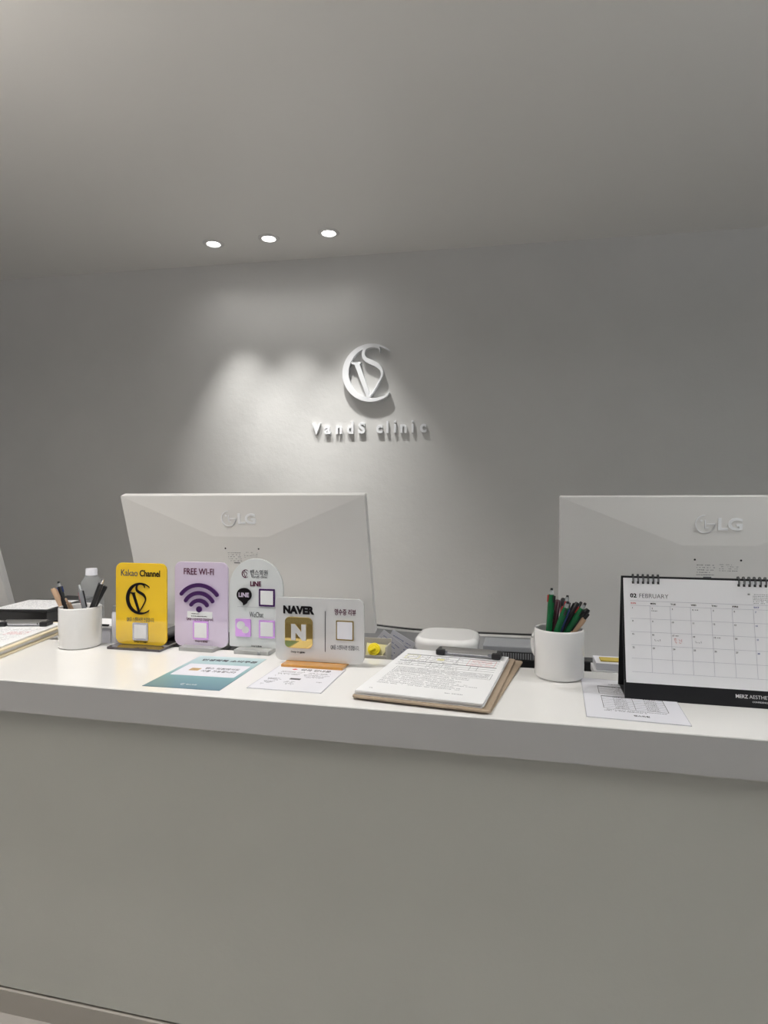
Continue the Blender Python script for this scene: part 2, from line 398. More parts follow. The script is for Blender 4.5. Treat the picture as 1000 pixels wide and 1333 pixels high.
def pen(center, top, rimx, Yt, body, label, cat='pen', style='click', accent=None, clipm=None, r=.0048, group=None, button=None):
    T = at(*top, Y=Yt); Rm = at(rimx, 817 if center is mc_r else 789, Y=center[1] + (Yt-center[1])*.3)
    d = (T-Rm).normalized(); Bt = Rm - d*((Rm.z-(ZT+.0085))/d.z)
    off = Vector((Bt.x-center[0], Bt.y-center[1])); mx = .0285
    if off.length > mx: off = off*mx/off.length
    Bt = Vector((center[0]+off.x, center[1]+off.y, ZT+.0115))
    L = (T-Bt).length; q = (T-Bt).to_track_quat('Z', 'Y')
    o = thing('pen', label, cat, Bt, 0, group); o.rotation_mode = 'QUATERNION'; o.rotation_quaternion = q
    # turn the clip towards the viewer
    if style == 'click':
        MB().lathe([(.0001,0),(.0012,.001),(.0042,.014),(r,.02),(r,L*.55),(r*1.02,L-.020),(r*.85,L-.012),(.0001,L-.012)], 16).build('barrel', body, o, smooth=True)
        MB().lathe([(.0001,L-.012),(r*.6,L-.012),(r*.6,L-.002),(r*.45,L),(.0001,L)], 12).build('button', button or M['clearp'], o, smooth=True)
        MB().box(-.0016,.0016,r*.9,r*.9+.0028,L-.052,L-.014).build('clip', clipm or body, o, bevel=.0006)
        if accent: MB().box(-.0022,.0022,-r*1.05,-r*.7,L-.045,L-.016).build('slider', accent, o, bevel=.0006)
    elif style == 'multi':
        MB().lathe([(.0001,0),(.0012,.001),(.0045,.014),(r*1.15,.022),(r*1.15,L*.5),(r*1.2,L-.024),(r*1.0,L-.012),(.0001,L-.012)], 18).build('barrel', body, o, smooth=True)
        MB().lathe([(.0001,L-.012),(r*.75,L-.012),(r*.7,L-.004),(.0001,L-.003)], 14).build('clear_top', M['clearp'], o, smooth=True)
        MB().lathe([(.0001,L-.006),(r*.62,L-.005),(r*.5,L),(.0001,L)], 12).build('button', button or M['black'], o, smooth=True)
        for a, mm in ((0, accent or M['redp']), (120, M['black']), (240, M['navy'])):
            MB().box(-.0013,.0013,r*1.05,r*1.05+.0022,L-.026,L-.013,Matrix.Rotation(R(a),4,'Z')).build('slider', mm, o)
        MB().box(-.0018,.0018,-r*1.15-.0024,-r*1.0,L-.058,L-.014).build('clip', clipm or M['black'], o, bevel=.0006)
    else:
        MB().lathe([(.0001,0),(.0012,.001),(.0038,.012),(r*.85,.018),(r*.85,L*.6),(.0001,L*.6)], 14).build('barrel', body, o, smooth=True)
        MB().lathe([(.0001,L*.58),(r,L*.58),(r*1.05,L-.003),(r*.8,L),(.0001,L)], 16).build('pen_cap', accent or body, o, smooth=True)
        MB().box(-.0015,.0015,r,r+.0026,L-.042,L-.004).build('clip', clipm or body, o, bevel=.0006)
    return o
gR, gL = 'pens in the right mug', 'pens in the left mug'
pen(mc_r,(718.6,765.5),715,1.160,M['green'],'tallest green pen in the right mug, leftmost, with black button',style='multi',group=gR)
pen(mc_r,(726.5,781),721,1.185,M['maroonp'],'dark maroon pen beside the tallest green pen in the right mug',style='cap',group=gR,r=.0052)
pen(mc_r,(733.5,779),731,1.196,M['black'],'upright black pen behind the clear-topped pen in the right mug',style='cap',group=gR)
pen(mc_r,(739,775),734,1.182,M['darkgrey'],'dark pen with a clear top in the middle of the right mug',style='multi',group=gR,clipm=M['clearp'])
pen(mc_r,(740,783),724,1.145,M['green'],'green pen with a blue slider leaning right in front, in the right mug',style='multi',group=gR,accent=M['redp'],clipm=M['navy'],r=.0052)
pen(mc_r,(752.5,784.5),732,1.160,M['black'],'black pen leaning right in the right mug, left of the twin button tops',style='cap',group=gR,r=.005)
pen(mc_r,(757,783.5),736,1.178,M['darkgrey'],'dark pen with a red slider behind the leaning green pen, right mug',style='click',group=gR,accent=M['redp'],button=M['black'])
pen(mc_r,(762.5,785),738,1.150,M['green'],'green pen leaning far right among black pens in the right mug',style='multi',group=gR,r=.0048)
pen(mc_r,(766,793),744,1.162,M['black'],'short black pen leaning at the right rim of the right mug',style='cap',group=gR,r=.0046)
pen(mc_r,(766.5,799),749,1.150,M['tan'],'tan pen, lowest and rightmost in the right mug',style='click',group=gR,button=M['black'])
pen(mc_l,(68.5,766),79,1.150,M['clearp'],'clear pen with tan cap, leftmost in the left mug',style='cap',group=gL,accent=M['tan'],clipm=M['tan'])
pen(mc_l,(76,757),84,1.165,M['black'],'black pen with clear bluish top in the left mug',style='multi',group=gL,accent=M['navy'],clipm=M['clearp'])
pen(mc_l,(85.5,779),92,1.140,M['tan'],'short pink pen low in the left mug',style='click',group=gL,button=M['tan'],r=.0038)
pen(mc_l,(103,761.5),109,1.160,M['greyp'],'grey and black pen with red side, middle of the left mug',style='click',group=gL,accent=M['redp'],clipm=M['black'])
pen(mc_l,(134,754),121,1.150,M['black'],'black pen with silver tip, tallest on the right of left mug',style='click',group=gL,button=M['chrome'],r=.0056)
pen(mc_l,(137.5,763),124,1.175,M['black'],'shorter black pen behind the tallest one on right of left mug',style='cap',group=gL,r=.005)

# ------------------------------------------------------------------ sign stands
def sign_root(pxl, pxr, Y, name, label):
    a = at(pxl, 840, Y=Y); b = at(pxr, 840, Y=Y)
    return thing(name, label, 'sign stand', ((a.x+b.x)/2, Y, ZT)), b.x-a.x, (a.x+b.x)/2
def conv(xc, Y):     # px,py -> local x, height over counter on the sign's face
    def g(px, py): p = at(px, py, Y=Y); return p.x-xc, p.z-ZT
    return g
def fit(g, x0, y0, x1, y1):
    a, b = g(x0, y1), g(x1, y0); return (a[0]+b[0])/2, (a[1]+b[1])/2, b[0]-a[0], b[1]-a[1]
TH_S = .005
def face(mb, fn):   # build in sign plane then stand it up: local z is out of the face
    t = MB(); fn(t); mb.add(t.v, t.f, UP); return mb
def plate(root, outline, material, thick=TH_S, name='panel'):
    return MB().prism(outline, -thick, 0, UP).build(name, material, root, bevel=.0009)
def P(root, name, material, fn, bevel=0): return face(MB(), fn).build(name, material, root, bevel=bevel)

# --- yellow sign
Y = 1.180; t, W, xc = sign_root(149.5, 218, Y, 'message_channel_sign', 'yellow acrylic sign with black monogram on a dark base'); g = conv(xc, Y)
zt = g(184, 733)[1]; z0 = .006; H = zt-z0
plate(t, rrect(W*.965, H, .016, y=z0+H/2), M['yellow'])
x,y,ww,hh = fit(g, 157.5, 742.5, 209, 749.5)
P(t, 'printed_title', M['inkgrey'], lambda m: m.text('Kakao', x-ww*.285, y, ww*.42, hh, .0, .0006, .0))
P(t, 'printed_title', M['ink'], lambda m: m.text('Channel', x+ww*.235, y-.0003, ww*.51, hh, .0, .0007, .02))
ex = fit(g, 165.5, 759, 198, 799)
ma, mb_ = MB(), MB(); kk = ex[3]/2/171
emblem(ma, mb_, kk, ex[0]+.002, ex[1], 0, .002, UP); ma.build('crescent', M['ink'], t); mb_.build('monogram', M['ink'], t)
x,y,ww,hh = fit(g, 165, 804.5, 201, 809)
P(t, 'printed_line', M['inkgrey'], lambda m: m.text('QR을 스캔하시면 연결됩니다.', x, y, ww, hh, 0, .0004, 0))
x,y,ww,hh = fit(g, 173, 811, 193, 833)
P(t, 'code_frame', M['silver'], lambda m: m.prism(rrect(ww, hh, .003, x=x, y=y), 0, .0015))
P(t, 'blank_code_card', M['pap'], lambda m: m.prism(rrect(ww*.78, hh*.78, .001, x=x, y=y), .0015, .0019))
x,y,ww,hh = fit(g, 174.5, 834, 192.5, 837)
P(t, 'printed_credit', M['ink'], lambda m: (m.text('Design by', x-ww*.2, y, ww*.55, hh*.75, 0, .0003), dashes(m, x+ww*.12, x+ww*.48, y, hh*1.1, None, 0, 1, .001, .002, .0003)))
MB().prism(rrect(.132, .082, .003, y=.012), .0, .0055).build('base', M['smoke'], t, bevel=.0006)

# --- lilac sign
Y = 1.196; t, W, xc = sign_root(226.5, 297.5, Y, 'network_sign', 'lilac acrylic wireless network sign with purple arcs'); g = conv(xc, Y)
zt = g(260, 731.5)[1]; z0 = .006; H = zt-z0
plate(t, rrect(W*.975, H, .016, y=z0+H/2), M['lilac'])
x,y,ww,hh = fit(g, 239.5, 740.5, 278.5, 747.5)
P(t, 'printed_title', M['maroon'], lambda m: m.text('FREE WI-FI', x, y, ww, hh, 0, .0008, .004))
cx_, cy_ = g(259.7, 793); pxm = abs(g(260,740)[0]-g(261,740)[0])
for rr, a0, a1, wd in ((30.5,41,139,4.6),(21.5,36,144,4.6),(13,38,142,4.6)):
    def fn(m, rr=rr, a0=a0, a1=a1, wd=wd):
        N = 24; pts = [(cx_+rr*pxm*math.cos(R(a0+(a1-a0)*i/N)), cy_-.006+rr*pxm*math.sin(R(a0+(a1-a0)*i/N))*1.04, wd*pxm) for i in range(N+1)]
        add_ribbon(m, pts, 0, .003, None, 1)
        for q in (pts[0], pts[-1]): m.prism(circ(wd*pxm/2, q[0], q[1], 16), 0, .00299)
    P(t, 'signal_arc', M['purplemirror'], fn)
P(t, 'signal_dot', M['purplemirror'], lambda m: m.prism(circ(3.6*pxm, cx_, cy_, 24), 0, .003))
x,y,ww,hh = fit(g, 244, 796.8, 276.5, 804)
P(t, 'paper_label', M['pap'], lambda m: m.prism(rrect(ww, hh, .0003, x=x, y=y), 0, .0006))
P(t, 'printed_password', M['ink'], lambda m: (dashes(m, x-ww*.34, x-ww*.02, y+hh*.15, hh*.22, None, .0006, 1, .001, .003, .0003), dashes(m, x-ww*.34, x+ww*.3, y-hh*.22, hh*.22, None, .0006, 1, .001, .003, .0003)))
x,y,ww,hh = fit(g, 243, 803.8, 278, 807.5)
P(t, 'printed_line', M['maroon'], lambda m: m.text('QR을 스캔하시면 연결됩니다.', x, y, ww, hh, 0, .0004, 0))
x,y,ww,hh = fit(g, 251.5, 808.8, 271.5, 832)
P(t, 'code_frame', M['pink'], lambda m: m.prism(rrect(ww, hh, .002, x=x, y=y), 0, .0015))
P(t, 'blank_code_card', M['pap'], lambda m: m.prism(rrect(ww*.80, hh*.80, .001, x=x, y=y), .0015, .0019))
x,y,ww,hh = fit(g, 254, 833.5, 270.5, 836.5)
P(t, 'printed_credit', M['maroon'], lambda m: (m.text('Design by', x-ww*.2, y, ww*.55, hh*.75, 0, .0003), dashes(m, x+ww*.12, x+ww*.48, y, hh*1.1, None, 0, 1, .001, .002, .0003)))
MB().prism(rrect(.082, .070, .002, y=.012), .0, .0085).build('base', M['clear'], t, bevel=.0006)

# --- arched sign
Y = 1.200; t, W, xc = sign_root(297.8, 369.5, Y, 'messenger_sign', 'arched frosted white acrylic sign with two messenger icons'); g = conv(xc, Y)
z0 = .0095; zt = g(331, 727)[1]; r = W/2*.98
arc = [(r*math.cos(R(180*i/40)), (zt-r*1.02)+r*1.02*math.sin(R(180*i/40))) for i in range(41)]
plate(t, arc+[(-r,z0+.003),(-r+.003,z0),(r-.003,z0),(r,z0+.003)], M['frost'])
ex = fit(g, 315.5, 741.5, 323, 752)
ma, mb_ = MB(), MB(); emblem(ma, mb_, ex[3]/2/171, ex[0]+.001, ex[1], 0, .0006, UP); ma.build('crescent', M['maroon'], t); mb_.build('monogram', M['maroon'], t)
x,y,ww,hh = fit(g, 326, 742, 348.5, 748.5); P(t, 'printed_title', M['inkgrey'], lambda m: m.text('밴스의원', x, y, ww, hh, 0, .0006, 0))
x,y,ww,hh = fit(g, 327, 749.5, 348, 752.3); P(t, 'printed_title', M['inkgrey'], lambda m: m.text('VandS clinic', x, y, ww, hh, 0, .0004, 0))
x,y,ww,hh = fit(g, 326, 757, 340, 763); P(t, 'printed_title', M['maroon'], lambda m: m.text('LINE', x, y, ww, hh, 0, .0008, .03))
cx_, cy_ = g(318.3, 774.2)
P(t, 'chat_icon', M['ink'], lambda m: m.prism([(cx_+9.2*pxm*math.cos(R(a)), cy_+8.0*pxm*math.sin(R(a))) for a in range(-60, 250, 10)]+[(cx_-1.5*pxm, cy_-9.5*pxm), (cx_-1*pxm, cy_-12.3*pxm), (cx_+3*pxm, cy_-10*pxm)], 0, .003))
P(t, 'chat_icon_text', M['lilac'], lambda m: m.text('LINE', cx_, cy_+.0002, 13*pxm, 5.2*pxm, .003, .0036, .035))
a0 = g(309, 789.5); a1 = g(368, 792)
P(t, 'divider', M['inkpale'], lambda m: m.box(a0[0], min(a1[0], r-.002), a0[1]-.0004, a0[1]+.0004, 0, .0004))
x,y,ww,hh = fit(g, 325, 797, 343, 803); P(t, 'printed_title', M['inkgrey'], lambda m: m.text('WeChat', x, y, ww, hh, 0, .0006, -.004))
x,y,ww,hh = fit(g, 307, 806, 327, 828)
P(t, 'chat_tile', M['pink'], lambda m: m.prism(rrect(ww, hh, .003, x=x, y=y), 0, .0022))
P(t, 'chat_bubble', M['frost'], lambda m: (m.prism(circ(4.8*pxm, x-2.6*pxm, y+3*pxm, 20, 1.1)+[], .0022, .003)))
P(t, 'chat_bubble', M['frost2'], lambda m: (m.prism(circ(4.1*pxm, x+3.2*pxm, y-2*pxm, 20, 1.1)+[], .0022, .0034)))
for y0_, y1_, mt in ((767, 789, 'purplemirror'), (808, 830, 'pink')):
    x,y,ww,hh = fit(g, 337.5, y0_, 358, y1_)
    P(t, 'code_frame', M[mt], lambda m: m.prism(rrect(ww, hh, .001, x=x, y=y), 0, .0018))
    P(t, 'blank_code_card', M['pap'], lambda m: m.prism(rrect(ww*.80, hh*.80, .0006, x=x, y=y), .0018, .0022))
x,y,ww,hh = fit(g, 327, 840, 341, 842.5)
P(t, 'printed_credit', M['ink'], lambda m: (m.text('Design by', x-ww*.2, y, ww*.55, hh*.75, 0, .0003), dashes(m, x+ww*.12, x+ww*.48, y, hh*1.1, None, 0, 1, .001, .002, .0003)))
MB().prism(rrect(.080, .070, .002, y=.010), .0, .0092).build('base', M['clear'], t, bevel=.0006)
MB().lathe([(.0001,.0),(.0030,.0),(.0030,.0022),(.0001,.0024)], 16, Matrix.Translation(Vector((.018,-.0252,.0045))) @ Matrix.Rotation(R(90),4,'X')).build('screw', M['greyp'], t)

# --- wide sign
Y = 1.128; t, W, xc = sign_root(358, 474.5, Y, 'review_sign', 'wide frosted grey acrylic sign with gold letter tile on an orange base'); g = conv(xc, Y)
zt = g(416, 778.5)[1]; z0 = .0065; H = zt-z0
plate(t, rrect(W*.99, H, .013, y=z0+H/2), M['frost2'])
x,y,ww,hh = fit(g, 369, 789.5, 409.3, 798.5); P(t, 'printed_title', M['ink'], lambda m: m.text('NAVER', x, y, ww, hh, 0, .0010, .055))
x,y,ww,hh = fit(g, 371.3, 804, 407.2, 842.5)
P(t, 'gold_tile', M['goldmirror'], lambda m: m.prism(rrect(ww, hh, .010, x=x, y=y), 0, .002), .0005)
P(t, 'raised_letter', M['frost2'], lambda m: m.text('N', x+.0005, y+.001, ww*.53, hh*.52, .002, .0042, .07))
ax, a0 = g(423.5, 795.5); _, a1 = g(423.5, 848.5)
P(t, 'divider', M['inkgrey'], lambda m: m.box(ax-.0006, ax+.0006, a1, a0, 0, .0006))
x,y,ww,hh = fit(g, 435.7, 793.5, 463.5, 800.5); P(t, 'printed_title', M['maroon'], lambda m: m.text('영수증 리뷰', x, y, ww, hh, 0, .0006, .01))
x,y,ww,hh = fit(g, 437.8, 808.5, 460.5, 833)
P(t, 'code_frame', M['goldmirror'], lambda m: m.prism(rrect(ww, hh, .001, x=x, y=y), 0, .0014))
P(t, 'blank_code_card', M['pap2'], lambda m: m.prism(rrect(ww*.88, hh*.88, .001, x=x, y=y), .0014, .0018))
x,y,ww,hh = fit(g, 430.5, 841, 468, 845.5); P(t, 'printed_line', M['inkgrey'], lambda m: m.text('QR을 스캔하시면 연결됩니다.', x, y, ww, hh, 0, .0004, 0))
x,y,ww,hh = fit(g, 378.5, 847.5, 398, 850.5)
P(t, 'printed_credit', M['ink'], lambda m: (m.text('Design by', x-ww*.2, y, ww*.55, hh*.75, 0, .0003), dashes(m, x+ww*.12, x+ww*.48, y, hh*1.1, None, 0, 1, .001, .002, .0003)))
MB().prism(rrect(.126, .050, .003, x=-.006, y=-.004), .0, .0062).build('base', M['amber'], t, bevel=.0008)

# ------------------------------------------------------------------ sheets on the counter
def sheet(name, label, cat, w, d, loc, rz, m, thick=.0005):
    o = MB().box(0, w, 0, d, 0, thick).build(name, m); o.location = loc; o.rotation_euler = (0, 0, rz); return tag(o, label, cat)
# teal flyer
a = at(185, 893, z=ZT)
o = sheet('flyer', 'teal gradient flyer with a white card picture, front of the lilac sign', 'flyer', .146, .212, (a.x, a.y, ZT+.0002), R(2.0), M['teal'])
ap = MB().text('민생회복 소비쿠폰', .079, .182, .118, .0145, .0005, .0007, .03); ap.build('printed_title', M['inkgrey'], o)
MB().prism(rrect(.128, .078, .003, x=.074, y=.112), .0005, .0008).build('printed_card', M['pap2'], o)
MB().prism(rrect(.020, .017, .002, x=.040, y=.113), .0008, .0010).build('printed_chip', M['gold'], o)
MB().text('밴스 의원에서도', .092, .124, .070, .012, .0008, .0010, .0).build('printed_line', M['inkgrey'], o)
MB().text('사용 가능합니다', .092, .106, .070, .012, .0008, .0010, .0).build('printed_line', M['inkgrey'], o)
MB().text('밴스의원', .082, .022, .020, .0055, .0005, .0007, .0).build('printed_name', M['pap'], o)
mm, nn = MB(), MB(); emblem(mm, nn, .0045/171, .066, .022, .0005, .0007); mm.v += []; mm.add(nn.v, nn.f); mm.build('printed_emblem', M['pap'], o)
# white notice
a = at(321, 896, z=ZT)
o = sheet('notice_card', 'white pharmacy notice sheet lying before the wide grey sign', 'notice', .136, .146, (a.x, a.y, ZT+.0002), R(0), M['pap2'], .0012)
e = MB(); pagebox(e, 0.0003, .1357, .0003, .1457, .0007, None, .0012); e.build('printed_border', M['inkpale'], o)
MB().text('약국 안내문', .083, .125, .060, .0125, .0012, .0014, .01).build('printed_title', M['inkgrey'], o)
e = MB(); e.prism([(.040,.131),(.046,.126),(.040,.121),(.034,.126)], .0012, .0014); e.build('printed_mark', M['inkred'], o)
e = MB()
for j, (x0, x1, yy) in enumerate(((.018,.066,.110),(.074,.118,.108),(.018,.062,.096),(.070,.120,.095),(.075,.112,.084),(.018,.024,.082),(.012,.036,.064),(.014,.040,.058),(.012,.034,.046),(.016,.030,.040),(.052,.070,.050),(.056,.072,.038),(.050,.056,.046),(.012,.018,.030),(.108,.118,.056),(.096,.104,.084))):
    dashes(e, x0, x1, yy, .0032, None, .0012, .85, .001, .004); dashes(e, x0+.002, x1-.003, yy-.0048, .0026, None, .0012, .7, .001, .003)
e.build('printed_text', M['inktext'], o)
MB().box(.054, .074, .062, .070, .0012, .0014).build('printed_stamp', M['inkgrey'], o)
# sheet in clear sleeve, right
a = at(763.5, 933.4, z=ZT)
o = sheet('price_sheet', 'white table sheet in a sleeve, half under the desk calendar', 'sheet', .144, .208, (a.x, a.y, ZT+.0002), R(-3.0), M['pap2'], .0010)
e = MB(); pagebox(e, .0, .144, .0, .208, .0008, None, .0010); e.build('sleeve_edge', M['inkpale'], o)
e = MB()
for (x0, x1, y0, y1, rows) in ((.028,.122,.048,.110,7),(.026,.122,.122,.165,5)):
    pagebox(e, x0, x1, y0, y1, .0008, None, .0010)
    e.box(x0, x1, y1-.003, y1, .0010, .0012)
    for j in range(1, rows): yy = y0+(y1-y0)*j/rows; e.box(x0, x1, yy, yy+.0006, .0010, .0011)
    xm = (x0+x1)/2; e.box(xm, xm+.0006, y0, y1, .0010, .0011)
e.build('printed_table', M['inkgrey'], o)
e = MB()
for j in range(7):
    dashes(e, .046, .066, .0525+j*.0088, .004, None, .0010, 1, .001, .003); dashes(e, .092, .110, .0525+j*.0088, .004, None, .0010, 1, .001, .003)
for j in range(5): dashes(e, .05, .10, .127+j*.0085, .003, None, .0010, .6, .001, .003)
dashes(e, .028, .118, .042, .003, None, .0010, .9); dashes(e, .028, .090, .037, .003, None, .0010, .8)
dashes(e, .045, .105, .178, .005, None, .0010, .8, .002, .004)
e.build('printed_text', M['inktext'], o)
MB().text('밴스의원', .080, .022, .022, .0065, .0010, .0012, .01).build('printed_name', M['inkgrey'], o)

# ------------------------------------------------------------------ clipboards
def clip_part(parent, x, y, z, rz=0, w=.118):
    m = Matrix.Translation(Vector((x, y, z))) @ Matrix.Rotation(rz, 4, 'Z')
    o = MB().prism([(-.014,0),(.014,0),(.016,.003),(.012,.010),(0,.014),(-.012,.009)], -w/2, w/2,
                   m @ Matrix(((0,0,1,0),(1,0,0,0),(0,1,0,0),(0,0,0,1)))).build('clip', M['chrome'], parent, bevel=.0008)
    for s in (-1, 1): MB().box(s*(w/2)-.009, s*(w/2)+.009, -.020, .012, .0, .0105, m).build('clip_corner', M['black'], o, bevel=.002)
    MB().tube([m @ Vector((-w*.36,-.018,.007)), m @ Vector((w*.36,-.018,.007))], .0025, 8).build('clip_bar', M['chrome'], o)
    return o
a = at(638, 932, z=ZT); b = at(457, 911, z=ZT); rz = math.atan2(a.y-b.y, a.x-b.x)
lower = MB().prism(rrect(.226, .322, .008, x=.113, y=.161), 0, .0030).build('clipboard', M['kraft'], bevel=.0006)
lower.location = (b.x+.002, b.y+.016, ZT+.0003); lower.rotation_euler = (0, 0, rz-R(2.6))
tag(lower, 'brown clipboard lying underneath the one with the form', 'clipboard')
up = thing('clipboard', 'brown clipboard holding a printed form, left of the pen mug', 'clipboard', (b.x, b.y, ZT+.0036), rz)
MB().prism(rrect(.226, .325, .008, x=.113, y=.1625), 0, .0030).build('board', M['kraft'], up, bevel=.0006)
clip_part(up, .138, .292, .0115, 0, .112)
fr = thing('form_stack', 'stack of printed form sheets clipped to the upper brown clipboard', 'paper', (b.x, b.y, ZT+.0068), rz)
for j in range(5):
    z = .0014*j; dx = random.uniform(-.0015,.0015)
    MB().box(.004+dx, .214+dx, .010+dx, .307+dx+(.012 if j == 2 else 0), z, z+.0011).build('sheet', M['pap'], fr)
zf = .0014*5
Fm = Matrix.Translation(Vector((.006, .012, zf)))
MB().box(0, .208, 0, .296, -.0003, 0.0, Fm).build('top_sheet', M['pap'], fr)
e = MB()
e.box(.010,.198,.252,.255,0,.0002,Fm); e.box(.010,.198,.202,.205,0,.0002,Fm)
for yy in (.236,.220,.188,.174): e.box(.010,.198,yy,yy+.0005,0,.0002,Fm)
for xx,y0,y1 in ((.060,.204,.252),(.118,.204,.252),(.034,.174,.202),(.074,.174,.202),(.098,.174,.202),(.150,.174,.202),(.164,.174,.202)): e.box(xx,xx+.0005,y0,y1,0,.0002,Fm)
pagebox(e,.018,.198,.126,.160,.0006,Fm,0)
e.build('printed_table', M['inkgrey'], fr)
e = MB()
for yy in (.243,.228,.211,.193,.180): dashes(e,.014,.130,yy,.004,Fm,0,.45,.001,.004)
dashes(e,.070,.130,.168,.004,Fm,0,.6,.001,.003)
for j in range(6): dashes(e,.022,.194 if j<5 else .09,.155-j*.0052,.0028,Fm,0,.92,.001,.004)
for j in range(10): dashes(e,.016,random.uniform(.12,.196),.119-j*.0075,.0028,Fm,0,.85,.001,.004)
dashes(e,.14,.17,.030,.004,Fm,0,.8); dashes(e,.015,.03,.018,.003,Fm,0,.8)
e.build('printed_text', M['inktext'], fr)
e = MB()
for yy in (.243,.235,.228,.221,.213): dashes(e,.146,.186,yy,.003,Fm,0,.8,.001,.003)
pagebox(e,.140,.192,.207,.249,.0005,Fm,0)
e.build('printed_note', M['inkred'], fr)
e = MB(); pagebox(e,.012,.040,.222,.250,.0014,Fm,0); e.box(.078,.092,.224,.236,0,.0001,Fm); e.build('highlight', M['inkyellow'], fr)

# left pair of clipboards with papers
gl = 'stacked clipboards at the left end'
p = at(0, 858, z=ZT); q = at(78, 826, z=ZT); ang = math.atan2(q.y-p.y, q.x-p.x) - R(90)
for j, (zz, off, lab) in enumerate(((.0004, 0, 'cream-edged clipboard at the far left, bottom of its pair'), (.0125, -.004, 'cream-edged clipboard at the far left, on top of its pair'))):
    t = thing('clipboard', lab, 'clipboard', (p.x-.022*math.cos(ang+R(90))+off, p.y-.022*math.sin(ang+R(90)), ZT+zz), ang, gl)
    MB().prism(rrect(.236, .330, .006, x=-.118, y=.165), 0, .0035).build('board', M['cream'], t, bevel=.0005)
    s_ = MB().box(-.222, -.010, .012, .300, .0037, .0110 if j == 0 else .0075); s_.build('paper_stack', M['pap'], t)
    if j == 1:
        e = MB()
        for k_ in range(16): dashes(e, -.205, -.03, .05+k_*.012, .004, None, .0075, .5, .001, .004)
        e.build('printed_text', M['inkpale'], t)
        e = MB()
        for k_ in range(5): dashes(e, -.080, -.03, .165+k_*.007, .003, None, .0075, .8, .001, .003)
        e.build('printed_note', M['inkred'], t)
        clip_part(t, -.085, .268, .0080, 0, .10)

# black tray with a printed sheet, left
c0 = at(61, 806, Y=1.355); tz = ZR
t = thing('document_tray', 'black tray box carrying a printed sheet, at the far left', 'tray', (c0.x, 1.355, ZR+.0), R(4))
hb = at(40, 793, Y=1.36).z - ZR - .0
MB().prism([(-.14,.01),(-.01,.01),(-.01,.15),(-.14,.15)], .0, .010).build('tray_foot', M['darkgrey'], t)
b_ = MB(); n0 = hb-.032
b_.add([(-.140,0,n0),(0,0,n0),(0,.16,n0),(-.140,.16,n0),(-.163,-.006,hb-.004),(.004,-.006,hb-.004),(.004,.165,hb-.004),(-.163,.165,hb-.004)],
       [(0,3,2,1),(4,5,6,7),(0,1,5,4),(1,2,6,5),(2,3,7,6),(3,0,4,7)])
b_.box(-.13,-.01,.01,.15,.010,n0); b_.build('tray_body', M['black'], t, bevel=.002)
MB().box(-.165,.006,-.008,.167,hb-.004,hb+.001).build('tray_lid', M['black'], t, bevel=.002)
s_ = MB().box(-.148,.0,.0,.150,0,.0012).build('printed_sheet', M['pap']); s_.location = (c0.x-.002, 1.358, ZR+hb+.0012); s_.rotation_euler = (0,0,R(10))
tag(s_, 'sheet of small print lying on the black tray', 'paper')
e = MB()
for k_ in range(14): dashes(e, -.138, -.012, .010+k_*.010, .004, None, .0012, .6, .001, .004)
e.build('printed_text', M['inkpale'], s_)
t2 = MB().box(0, .115, 0, .13, 0, .018).build('tablet_case', M['black'], bevel=.003)
p = at(52, 800, Y=1.56); t2.location = (p.x, 1.545, ZR-.004+.0045); tag(t2, 'flat black case behind the sheet and the left mug', 'case')
t2.location.z = ZR+.028
MB().box(.01, .105, .01, .12, -(ZR+.028-ZD), -.0005).build('case_stand', M['darkgrey'], t2)

# water bottle
p = at(121.5, 806, Y=1.50)
t = thing('water_bottle', 'clear plastic water bottle with white cap behind the left mug', 'bottle', (p.x+.006, 1.485, ZR-.003), 0)
t.location.z = ZR - .0035
hB = at(121.5, 740, Y=1.485).z - t.location.z; rb = .034
prof = [(.0001,.002),(rb*.75,.0),(rb*.97,.006)]
for i in range(6): z = .012+i*.0135; prof += [(rb, z), (rb, z+.008), (rb*.955, z+.0108)]
prof += [(rb,.096),(rb*.97,.104),(rb*.80,hB-.036),(rb*.50,hB-.022),(.0125,hB-.018),(.0125,hB-.004)]
MB().lathe(prof, 40).build('bottle_body', M['water'], t, smooth=True)
MB().lathe([(.0001,hB),(.0145,hB),(.0155,hB-.0015),(.0155,hB-.015),(.0160,hB-.0155),(.0160,hB-.019),(.0001,hB-.019)], 32).build('bottle_cap', M['cap'], t, smooth=True)
MB().lathe([(.0128,hB-.021),(.0175,hB-.021),(.0175,hB-.0225),(.0128,hB-.0225)], 32).build('neck_ring', M['water'], t, smooth=True)

# small white box with papers, between mug and yellow sign
p = at(143.5, 815, Y=1.235)
t = thing('paper_box', 'small pale box of papers between the left mug and yellow sign', 'box', (p.x-.05, 1.235, ZR-.004))
hb = p.z - t.location.z
MB().box(-.05,.05,0,.075,0,hb-.006).build('box_body', M['pap2'], t, bevel=.001)
MB().box(-.052,.053,-.002,.08,hb-.005,hb).build('paper', M['pap'], t)
MB().box(.020,.046,-.0025,.002,hb,hb+.0035).build('binder_strip', M['black'], t)
p = at(146.5, 836, Y=1.226)
t = thing('glue_bottle', 'narrow white dispenser bottle just left of the yellow sign', 'bottle', (p.x, 1.238, ZR-.004))
hh = at(146.5, 789, Y=1.238).z - t.location.z
MB().lathe([(.0001,0),(.0085,0),(.009,.002),(.009,hh-.016),(.0065,hh-.012),(.0065,hh-.001),(.005,hh),(.0001,hh)], 24).build('bottle_body', M['cap'], t, smooth=True)
MB().lathe([(.0068,hh-.012),(.0075,hh-.0115),(.0072,hh+.001),(.0001,hh+.0012)], 24).build('bottle_cap', M['greyp'], t, smooth=True)

